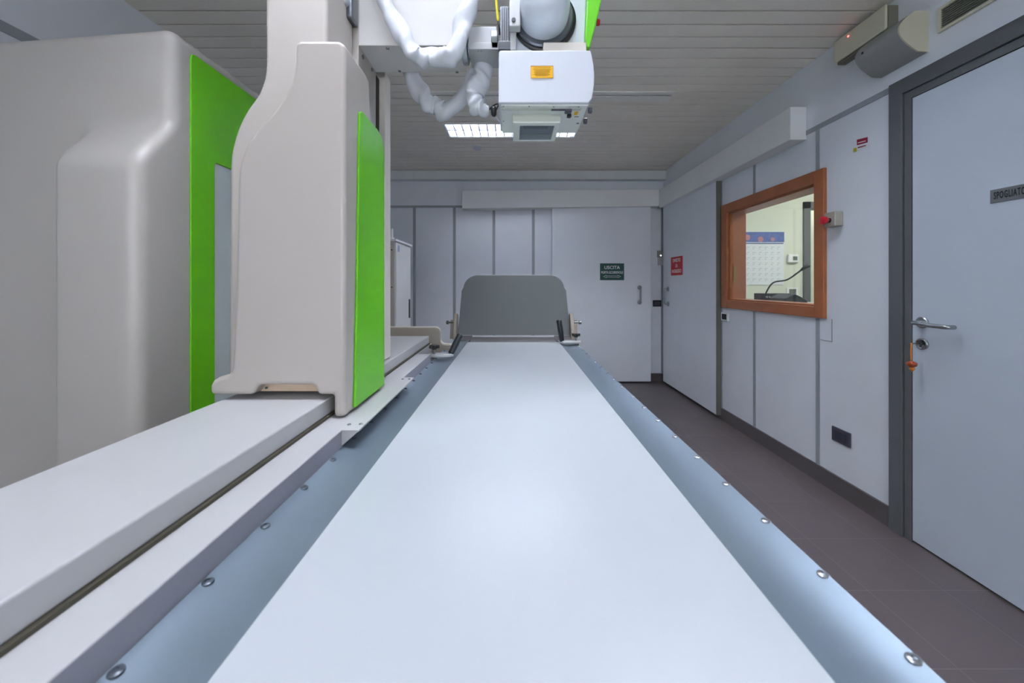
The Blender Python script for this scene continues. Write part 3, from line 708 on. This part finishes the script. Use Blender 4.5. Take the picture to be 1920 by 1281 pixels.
# ------------------------------------------------------------------ hand grips with clamps
def hand_grip(base, top, plate, knob, label, s):
    t = thing('hand_grip', plate, label, 'hand grip')
    base, top, plate, knob = map(Vector, (base, top, plate, knob))
    d = top-base; L = d.length; dn = d.normalized()
    smooth_angle(obj('grip', MB().lathe(base, dn, [(0, 0.011), (0.004, 0.0145), (L*0.5, 0.0165), (L*0.8, 0.0155), (L-0.006, 0.0165), (L-0.002, 0.0145), (L, 0.012), (L, 0.006), (L-0.004, 0.005)], 24), BLACKG, t), 50)
    # cast clamp: flat wing from under the knob to the foot of the grip, with a jaw hanging on the rail edge
    mb = MB(); kz_ = plate.z
    w0 = Vector((knob.x-s*-0.0, knob.y, 0))
    pts = [(knob.x+s*0.028, knob.y-0.018), (knob.x+s*0.028, knob.y+0.03), ((knob.x+base.x)/2, knob.y+0.034), (base.x, base.y+0.018), (base.x-s*0.016, base.y), (base.x, base.y-0.016), ((knob.x+base.x)/2, knob.y-0.022)]
    mb.prism([(a, b) for a, b in pts], kz_, kz_+0.016, 'z')
    b_ = obj('clamp_plate', mb, CLAMP, t, bevel=0.004)
    obj('jaw', MB().box(min(knob.x+s*0.014, knob.x+s*0.028), max(knob.x+s*0.014, knob.x+s*0.028), knob.y-0.018, knob.y+0.03, kz_-0.035, kz_+0.002), CLAMP, b_, bevel=0.003)
    obj('stem', MB().cyl((knob.x, knob.y, kz_+0.010), (knob.x, knob.y, kz_+0.040), 0.006, 12), STEEL, t)
    mb = MB(); zz = kz_+0.036; n = 40; pts = []
    for k_ in range(n):
        a = 2*math.pi*k_/n; r = 0.022+0.0045*math.cos(5*a); pts.append((knob.x+r*math.cos(a), knob.y+r*math.sin(a)))
    mb.prism(pts, zz+0.006, zz+0.022, 'z').cyl((knob.x, knob.y, zz), (knob.x, knob.y, zz+0.007), 0.012, 16)
    obj('knob', mb, BLACK, t, bevel=0.003)
g0 = at(845, 668, 1.80); g1 = at(863, 628, 1.86)
hand_grip((g0.x, g0.y, ZT+0.024), (g1.x, g1.y, g1.z), (-0.33, 1.80, ZT+0.010), (-0.374, 1.795, 0), 'black hand grip clamped on the left table rail, leaning inward', -1)
g0 = at(1052, 636, 2.24); g1 = at(1048, 600, 2.24)
hand_grip((g0.x+0.006, g0.y, ZT+0.016), (g1.x, g1.y, g1.z), (0.36, 2.24, ZT+0.006), (0.3835, 2.24, 0), 'black upright hand grip clamped on the right table rail', 1)

# ------------------------------------------------------------------ tube column beside the table
col = thing('x_ray_column', (-0.55, 1.05, ZB), 'cream tube column with green side panel standing beside the table', 'x-ray column')
YA = 0.90
left = [(553, 92), (552, 118), (546, 148), (533, 178), (511, 209), (486, 236), (466, 263), (453, 291), (446, 325), (443.5, 400), (440, 560), (434, 690)]
path = crom([(a, 0, b) for a, b in left], 4)
out = [xz(v.x, v.z, YA) for v in path]
out += [xz(a, b, YA) for a, b in ((432, 698), (425, 704), (408, 708), (398, 714), (393, 723), (393, 741), (474, 741), (477, 733), (482, 726), (488, 722.5), (584, 722.5), (590, 726), (593, 733), (594, 741), (625, 741), (625, 783))]
xr = -0.403
out += [(xr, H-0.3215), (xr, 1.777), (xr-0.006, 1.789), (xr-0.016, 1.795)]
out += [xz(562, 75, YA), xz(556, 79, YA), xz(553.5, 85, YA)]
def topcut(x, y, z):
    if y > 1.0 and z > 1.66: y = 1.17-(z-1.66)/0.135*0.13
    return (x, y, z)
cv = obj('front_cover', MB().prism(out, YA, 1.17, 'y', topcut), CREAM, col, bevel=0.011, seg=5, angle=40)
# recess behind the notch
obj('notch_plate', MB().box(-0.63, -0.445, 0.935, 0.95, ZB+0.012, ZB+0.034), mat('notch_beige', (206, 184, 160), 0.5), col)
obj('screw', MB().cyl(at(500, 727, 0.934), at(500, 727, 0.934)+Vector((0, -0.003, 0)), 0.003, 12), STEELD, col)
nk = [(497, -450), (497, 60), (497, 120), (493, 150), (482, 178), (463, 205), (446, 238), (435, 275), (430.5, 310), (429.5, 400), (429, 560), (428, 690), (426, 730)]
path = [(497, -520)]+[(v.x, v.z) for v in crom([(a, 0, b) for a, b in nk[1:]], 4)]
out = [xz(a, b, 1.0) for a, b in path]
out[0] = (out[0][0], ZC-0.004)
out += [(-0.497, out[-1][1]), (-0.497, ZC-0.004)]
obj('rear_housing', MB().prism(out, 1.0, 1.168), CREAM2, col, bevel=0.012, seg=4, angle=40)
# green panel on the side
g = [(0.945, 0.893), (1.160, 0.893), (1.162, 1.60), (1.155, 1.635), (1.135, 1.655), (1.10, 1.663), (0.99, 1.664), (0.978, 1.655), (0.975, 1.64), (0.957, 1.15)]
obj('side_panel', MB().prism(g, xr, xr+0.0065, 'x'), GREEN, col, bevel=0.002, label='green side panel')
# vertical plate and rail behind
pt = obj('back_plate', MB().prism([(1.17, 0.93), (1.32, 0.93), (1.32, 2.15), (1.17, 2.15)], -0.62, -0.481, 'x'), CREAM2, col, bevel=0.002)
for (a, b) in ((680, 107), (697, 131)):
    Y = -0.481*F/(a-CX); obj('screw', MB().lathe((-0.481, Y, H+(HY-b)*Y/F), (1, 0, 0), [(0, 0.007), (0.003, 0.006), (0.003, 0.003)], 12), STEELD, pt)
obj('guide_rail', MB().box(-0.535, -0.462, 1.36, 1.42, 0.93, 1.98), LBEIGE, col, bevel=0.002)
obj('dark_channel', MB().box(-0.55, -0.483, 1.33, 1.358, 0.93, 1.95), mat('channel_brown', (44, 30, 24), 0.6), col)
# arm
AZ = 1.955
ab = [(-0.481, AZ), (-0.160, AZ), (-0.160, 2.20), (-0.481, 2.20)]
arm = obj('arm', MB().prism(ab, 1.171, 1.32), mat('arm_paint', (212, 210, 206), 0.4), col, bevel=0.0015)
for (a, b) in ((727, 90), (749, 133), (857, 135)):
    Y = (AZ-H)*F/(HY-b); p = Vector(((a-CX)*Y/F, Y, AZ))
    smooth_angle(obj('screw', MB().lathe(p, (0, 0, -1), [(0, 0.0055), (0.0025, 0.005), (0.003, 0.003), (0.001, 0.002)], 14), STEEL, arm))
# pivot bearing
bcen = Vector((-0.150, 1.22, 1.985))
smooth_angle(obj('pivot_ring', MB().lathe((-0.160, 1.22, 1.985), (1, 0, 0), [(0, 0.056), (0.016, 0.056), (0.018, 0.052), (0.020, 0.045), (0.026, 0.045)], 40), STEEL, col))
obj('pivot_block', MB().box(-0.136, -0.048, 1.17, 1.27, 1.962, 2.015), CLAMP, col, bevel=0.003)
obj('pivot_bracket', MB().box(-0.136, -0.036, 1.165, 1.27, 1.940, 1.9615), CLAMP, col, bevel=0.002)
for px in (897, 902): obj('screw', MB().cyl(at(px, 96, 1.166), at(px, 96, 1.166)+Vector((0, -0.002, 0)), 0.002, 10), STEEL, col)

# fabric cable sleeves
def sleeve(pts, rad, name, label=None, seed=0, parent=None, crease=0.45, m=FABRIC):
    path = crom(pts, 14); n = len(path)
    cur = []
    for i in range(n):
        a, b, c = path[max(i-4, 0)], path[i], path[min(i+4, n-1)]
        u, v = (b-a), (c-b)
        cur.append(u.angle(v) if u.length > 1e-6 and v.length > 1e-6 else 0)
    def fn(p, t, a):
        i = int(t*(n-1)); k = min(1.0, cur[i]*1.8)
        tw = 5.0*noise.noise(Vector((t*4.5+seed, seed, 0)))+seed
        flat = 0.16+0.16*k
        e = 1+flat*math.cos(2*(a-tw))
        ridge = -abs(math.sin(t*n*0.20+1.2*math.sin(a+tw)))**3*crease*(0.12+k)*max(0, math.cos(a-tw))
        g_ = (1-abs(noise.noise(Vector((p.x*16+seed, p.y*16, p.z*11))))*3.0)*0.10
        return 1.02*e+ridge+g_-0.05
    o = obj(name, MB().tube(path, rad, 36, fn), m, parent, smooth=True)
    if label: o['label'] = label
    return o
Yf = 1.12
sleeve([at(a, b, Yf) for a, b in ((700, -60), (718, -5), (736, 32), (757, 70), (772, 94), (785, 109), (806, 106), (827, 110), (846, 104), (861, 76), (868, 45), (878, 12), (886, -30))], 0.0245, 'cable_sleeve', seed=1.0, parent=col)
Yf = 1.36
sleeve([at(a, b, Yf) for a, b in ((762, 105), (772, 140), (788, 172), (806, 195), (820, 200), (833, 208), (850, 199), (868, 182), (884, 160), (893, 135), (903, 112), (910, 90))], 0.031, 'cable_sleeve', seed=4.2, parent=col)
Yf = 1.26
sleeve([at(a, b, Yf) for a, b in ((914, 95), (908, 125), (900, 150), (893, 165), (888, 182), (896, 200), (908, 207), (917, 207))], [0.03 if i < 70 else 0.03-0.018*(i-70)/29 for i in range(99)], 'cable_sleeve', seed=7.7, parent=col)
Yf = 1.15
sleeve([at(a, b, Yf) for a, b in ((642, -60), (640, -10), (637, 25), (632, 60), (632, 110))], 0.026, 'cable_sleeve', seed=2.2, parent=col, crease=0.5)
obj('sleeve_clamp', MB().box(*sorted((at(614, 0, 1.12).x, at(655, 0, 1.12).x)), 1.10, 1.18, at(0, 14, 1.12).z, at(0, -40, 1.12).z), CLAMP, col, bevel=0.01)
obj('sleeve_clamp', MB().box(at(646, 0, 1.12).x, at(660, 0, 1.12).x, 1.12, 1.17, at(0, 32, 1.12).z, at(0, -40, 1.12).z), STEELD, col, bevel=0.008)

# ------------------------------------------------------------------ tube head and collimator
hdt = thing('x_ray_tube_head', (0.09, 1.1, 1.70), 'white x-ray tube head with yellow label hanging over the table', 'x-ray tube head')
HX0, HX1, HZ0, HZ1, HYF, HYB = -0.0362, 0.214, 1.692, 1.833, 1.0, 1.19
# profile in x,z with a bulging right side
out = [(HX0, HZ0), (HX1-0.010, HZ0)]
for k_ in range(1, 12):
    t_ = k_/12; out.append((HX1-0.010+0.016*math.sin(math.pi*(0.15+0.75*t_))+(0.002*t_), HZ0+(HZ1-HZ0)*t_))
out += [(HX1-0.004, HZ1), (HX0+0.004, HZ1), (HX0+0.001, HZ1-0.005)]
hs = obj('housing', MB().prism(out, HYF, HYB), HEADW, hdt, bevel=0.007, seg=4, angle=30)
a, b = at(995, 124, HYF), at(1037, 147, HYF)
yl = obj('warning_label', MB().box(a.x, b.x, HYF-0.0012, HYF, b.z, a.z), YEL, hdt, label='yellow printed label')
mb = MB(); wd = b.x-a.x; hh = a.z-b.z; T = 0.0008; ff = HYF-0.0018
mb.box(a.x, b.x, ff, HYF-0.0012, a.z-T, a.z).box(a.x, b.x, ff, HYF-0.0012, b.z, b.z+T).box(a.x, a.x+T, ff, HYF-0.0012, b.z, a.z).box(b.x-T, b.x, ff, HYF-0.0012, b.z, a.z)
mb.box(a.x+wd*0.12, b.x-wd*0.12, ff, HYF-0.0012, a.z-hh*0.16, a.z-hh*0.13)
for i_ in range(6):
    ins = (0.10, 0.16, 0.14, 0.2, 0.15, 0.22)[i_]
    zz = a.z-hh*(0.30+i_*0.10); mb.box(a.x+wd*ins, b.x-wd*ins, ff, HYF-0.0012, zz-0.0004, zz+0.0004)
obj('label_print', mb, YELD, yl)
# underside
uz = HZ0
U = lambda px, py: at(px, py, (uz-0.002-H)*F/(HY-py))
obj('underside_plate', MB().box(HX0+0.006, HX1-0.008, HYF+0.008, HYB+0.001, uz-0.004, uz), HEADU, hdt, bevel=0.0015)
sl = obj('slider_rail', MB().box(HX0+0.012, HX1-0.024, HYF+0.022, HYF+0.034, uz-0.0055, uz-0.004), HEADF, hdt)
obj('slider_scale', MB().box(0.108, 0.150, HYF+0.023, HYF+0.033, uz-0.0065, uz-0.0055), DARKG, sl)
obj('slider_knob', MB().box(0.146, 0.164, HYF+0.020, HYF+0.040, uz-0.013, uz-0.0055), DARKG, sl, bevel=0.002)
fx0, fx1, fy0, fy1 = 0.003, 0.137, HYF+0.060, HYB+0.008
ft = uz-0.004; fbz = uz-0.028
mb = MB(); q_ = 0.020
mb.box(fx0, fx1, fy0, fy0+q_, fbz, ft).box(fx0, fx1, fy1-0.006, fy1, fbz, ft).box(fx0, fx0+q_, fy0+q_, fy1-0.006, fbz, ft).box(fx1-q_*0.7, fx1, fy0+q_, fy1-0.006, fbz, ft)
fr = obj('window_frame', mb, HEADU, hdt, bevel=0.001)
obj('front_strip', MB().box(fx0-0.001, fx1+0.001, fy0-0.001, fy0, fbz+0.004, ft), HEADF, fr)
obj('glass_window', MB().box(fx0+q_, fx1-q_*0.7, fy0+q_, fy1-0.006, fbz+0.002, fbz+0.004), HGLASS, hdt)
obj('inner_chamber', MB().box(fx0+q_, fx1-q_*0.7, fy0+q_, fy1-0.006, ft-0.003, ft-0.001), mat('chamber_grey', (196, 204, 212), 0.4, 0), hdt)  # grey lightened in place of reflections in the glass
obj('inner_block', MB().box(fx0+q_+0.01, fx1-q_-0.01, fy0+q_, fy0+q_+0.04, ft-0.016, ft-0.003), mat('chamber_block', (150, 160, 168), 0.3, 0), hdt)  # block colour also lightened to stand for glass reflections
p = U(1067, 214); obj('push_button', MB().prism(rrect(p.x-0.006, p.x+0.006, p.y-0.008, p.y+0.008, 0.004, 4), uz-0.010, uz-0.004, 'z'), BLACK, hdt)
p = U(1080, 211); obj('small_label', MB().box(p.x-0.005, p.x+0.005, p.y-0.010, p.y+0.010, uz-0.0048, uz-0.004), YEL, hdt, label='small yellow sticker')
p = U(1081, 217.5); obj('text_strip', MB().box(p.x-0.006, p.x+0.006, p.y-0.0015, p.y+0.0015, uz-0.0048, uz-0.004), STEELD, hdt)
p = U(1083, 230); obj('text_strip', MB().box(p.x-0.003, p.x+0.004, p.y-0.003, p.y+0.003, uz-0.0048, uz-0.004), DARKG, hdt)
for (px, py) in ((944, 198), (943, 204), (944, 226), (992, 198), (1038, 199), (1085, 199)):
    p = U(px, py); obj('screw', MB().lathe((p.x, p.y, uz-0.004), (0, 0, -1), [(0, 0.0022), (0.001, 0.0018)], 10), STEELD, hdt)
for (py, zz) in ((1.06, 1.700), (1.13, 1.700)):
    obj('side_knob', MB().lathe((HX1+0.003, py, zz), (1, 0, 0), [(0, 0.008), (0.009, 0.009), (0.010, 0.007)], 18), DARKG, hdt)
# connector and thin cable at left
p = at(926, 208, 1.10)
obj('connector', MB().lathe(p, (0, 0.25, -1), [(-0.012, 0.006), (-0.006, 0.009), (0.010, 0.008), (0.016, 0.004)], 14), BLACK, hdt, smooth=True)
obj('connector_cable', MB().tube(crom([at(918, 205, 1.12), at(924, 199, 1.10), at(933, 195, 1.08), at(937, 200, 1.07)], 6), 0.0022, 8).tube(crom([at(927, 216, 1.10), at(934, 198, 1.09), at(938, 190, 1.08)], 6), 0.002, 8), BLACK, hdt, smooth=True)
obj('white_cable', MB().tube(crom([at(927, 216, 1.11), at(934, 226, 1.14), at(944, 233, 1.17), at(960, 238, 1.19)], 8), 0.0028, 8), PAPER, hdt, smooth=True)
# tube support plate behind, tube, ring, green side
SY = 1.14
pa, pb = at(966, 95, SY), at(1098, -60, SY)
obj('support_plate', MB().box(pa.x, pb.x+0.004, SY, SY+0.10, HZ1+0.001, pb.z+0.06), mat('support_paint', (214, 222, 228), 0.4, var=0.01), hdt, bevel=0.006)
obj('lower_step', MB().box(at(1018, 0, 1.10).x, at(1097, 0, 1.10).x, 1.08, SY, HZ1+0.001, at(0, 87, 1.10).z), LBEIGE, hdt, bevel=0.003)
tc_ = at(1020, 22, 1.10)
smooth_angle(obj('tube_housing', MB().lathe((tc_.x, 1.16, tc_.z), (0, -1, 0), [(0, 0.0735), (0.07, 0.0735), (0.10, 0.071), (0.125, 0.062), (0.140, 0.045), (0.146, 0.02), (0.147, 0.001)], 48), mat('tube_paint', (208, 216, 224), 0.4, var=0.01), hdt))
smooth_angle(obj('retaining_ring', MB().lathe((tc_.x, SY, tc_.z), (0, -1, 0), [(0, 0.090), (0.020, 0.090), (0.024, 0.086), (0.024, 0.076)], 48), STEELD, hdt))
smooth_angle(obj('rubber_ring', MB().lathe((tc_.x+0.004, SY+0.001, tc_.z-0.001), (0, -1, 0), [(0, 0.096), (0.010, 0.096), (0.012, 0.092)], 48), DARKM, hdt))
gp = [at(1095, 76, SY), at(1101, -60, SY), at(1131, -60, SY), at(1127, 0, SY), at(1119, 38, SY), at(1108, 80, SY), at(1104, 96, SY), at(1098, 96, SY)]
obj('side_panel', MB().prism([(v.x, v.z) for v in gp], SY-0.02, SY+0.09), GREEN2, hdt, bevel=0.004, label='bright green curved side panel')
p = at(1122, 38, SY+0.02); obj('red_button', MB().lathe((p.x-0.002, SY+0.03, p.z), (1, 0, 0), [(0, 0.010), (0.008, 0.009)], 16), RED, hdt)
# carriage hardware between pivot and head
def pbx(px0, px1, py0, py1, Y0, Y1):
    A, B = at(px0, py1, Y0), at(px1, py0, Y0); return MB().box(A.x, B.x, Y0, Y1, A.z, B.z)
obj('slide_rail', pbx(938, 956, 12, 82, 1.13, 1.20), STEEL, hdt, bevel=0.002)
mb = MB()
for px in (941, 945, 949, 953): 
    A, B = at(px, 78, 1.128), at(px+1.4, 14, 1.128); mb.box(A.x, B.x, 1.127, 1.130, A.z, B.z)
obj('rail_groove', mb, DARKG, hdt)
obj('slide_bracket', pbx(934, 963, 76, 92, 1.12, 1.20), STEELD, hdt, bevel=0.002)
obj('hinge_plate', pbx(955, 976, -60, 48, 1.07, 1.10), CLAMP, hdt, bevel=0.003)
obj('hinge_bolt', MB().cyl(at(963, 38, 1.07), at(963, 38, 1.07)+Vector((0, -0.003, 0)), 0.006, 18), STEELD, hdt)
obj('post', pbx(957, 968, 45, 93, 1.10, 1.15), CLAMP, hdt, bevel=0.001)
obj('white_connector', pbx(921, 932, 56, 68, 1.13, 1.16), BOXW, hdt, bevel=0.002)
obj('end_bracket', pbx(921, 934, 62, 90, 1.165, 1.24), STEELD, hdt, bevel=0.002)
obj('earth_wire', MB().tube(crom([at(929, -30, 1.11), at(931, 10, 1.11), at(934, 40, 1.11)], 6), 0.0038, 10), YG, hdt, smooth=True)
obj('wire_end', MB().tube(crom([at(934, 40, 1.11), at(936, 52, 1.11), at(937, 66, 1.12)], 6), 0.0030, 10), BLACK, hdt, smooth=True)

# ------------------------------------------------------------------ big moulded housing at the left
hb = thing('equipment_housing', (-1.4, 1.5, 0), 'large moulded grey beige equipment housing with green side standing left', 'medical unit')
SX = -1.10; ZTOP = 2.045; RR = 0.038; YBK = 1.98
def ss(a, b, x):
    t = max(0, min(1, (x-a)/(b-a))); return t*t*(3-2*t)
def fy(x, z): return 1.205+(SX-x)*0.10-0.112*(1-ss(1.555, 1.755, z))*ss(-1.43, -1.365, x)
bm = bmesh.new(); rows = []
zs = [0.02+i*(1.40-0.02)/6 for i in range(6)]+[1.40+i*0.02 for i in range(int((ZTOP-RR-1.40)/0.02)+1)]+[ZTOP-RR]
rows_in = [(z, 0.0) for z in zs]+[(ZTOP-RR+RR*math.sin(math.pi/2*k_/8), RR*(1-math.cos(math.pi/2*k_/8))) for k_ in range(1, 9)]
xs = [-1.88+i*0.03 for i in range(15)]+[-1.45+i*0.01 for i in range(0, 15)]+[-1.30+i*0.02 for i in range(0, 8)]
xs = [x for x in xs if x < SX-RR-0.004]+[SX-RR]
for z, ins in rows_in:
    r = []
    zq = min(z, ZTOP-RR)
    for x in xs: r.append(bm.verts.new((x if x > -1.87 else x+0.0, fy(x, zq)+ins, z)))
    yc = fy(SX-RR, zq)
    for k_ in range(1, 9):
        a = math.pi/2*k_/8; rr = RR-ins
        r.append(bm.verts.new((SX-RR+max(rr, 0.0005)*math.sin(a), yc+RR-max(rr, 0.0005)*math.cos(a), z)))
    for y in (1.35, 1.6, YBK): r.append(bm.verts.new((SX-ins, y, z)))
    rows.append(r)
for i in range(len(rows)-1):
    for j in range(len(rows[0])-1): bm.faces.new((rows[i][j], rows[i][j+1], rows[i+1][j+1], rows[i+1][j]))
tl = bm.verts.new((-1.88, YBK, ZTOP)); bl = bm.verts.new((-1.88, YBK, rows_in[0][0]))
bm.faces.new(rows[-1]+[tl])
bm.faces.new([bl]+[r[0] for r in rows]+[tl]); bm.faces.new([r[-1] for r in rows]+[tl, bl]); bm.faces.new(rows[0]+[bl])
m_ = MB(); m_.bm.free(); m_.bm = bm
smooth_angle(obj('shell', m_, mat('housing_paint', (188, 184, 178), 0.34, var=0.01), hb), 50)
gpn = [(1.273, 0.30), (1.375, 0.30), (1.375, 1.640), (1.378, 1.650), (1.385, 1.654), (1.90, 1.654), (1.90, 1.985), (1.885, 1.998), (1.290, 1.998), (1.277, 1.992), (1.273, 1.978)]
obj('side_panel', MB().prism(gpn, SX, SX+0.006, 'x'), mat('green_panel_left', (106, 200, 6), 0.38, var=0.01), hb, bevel=0.002, label='green side panel')
obj('inset_panel', MB().box(SX, SX+0.003, 1.376, 1.9, 0.30, 1.652), mat('inset_pale', (206, 216, 216), 0.4), hb)
obj('plinth', MB().box(-1.84, -1.16, 1.36, 1.92, 0, 0.0199), BLACK, hb)
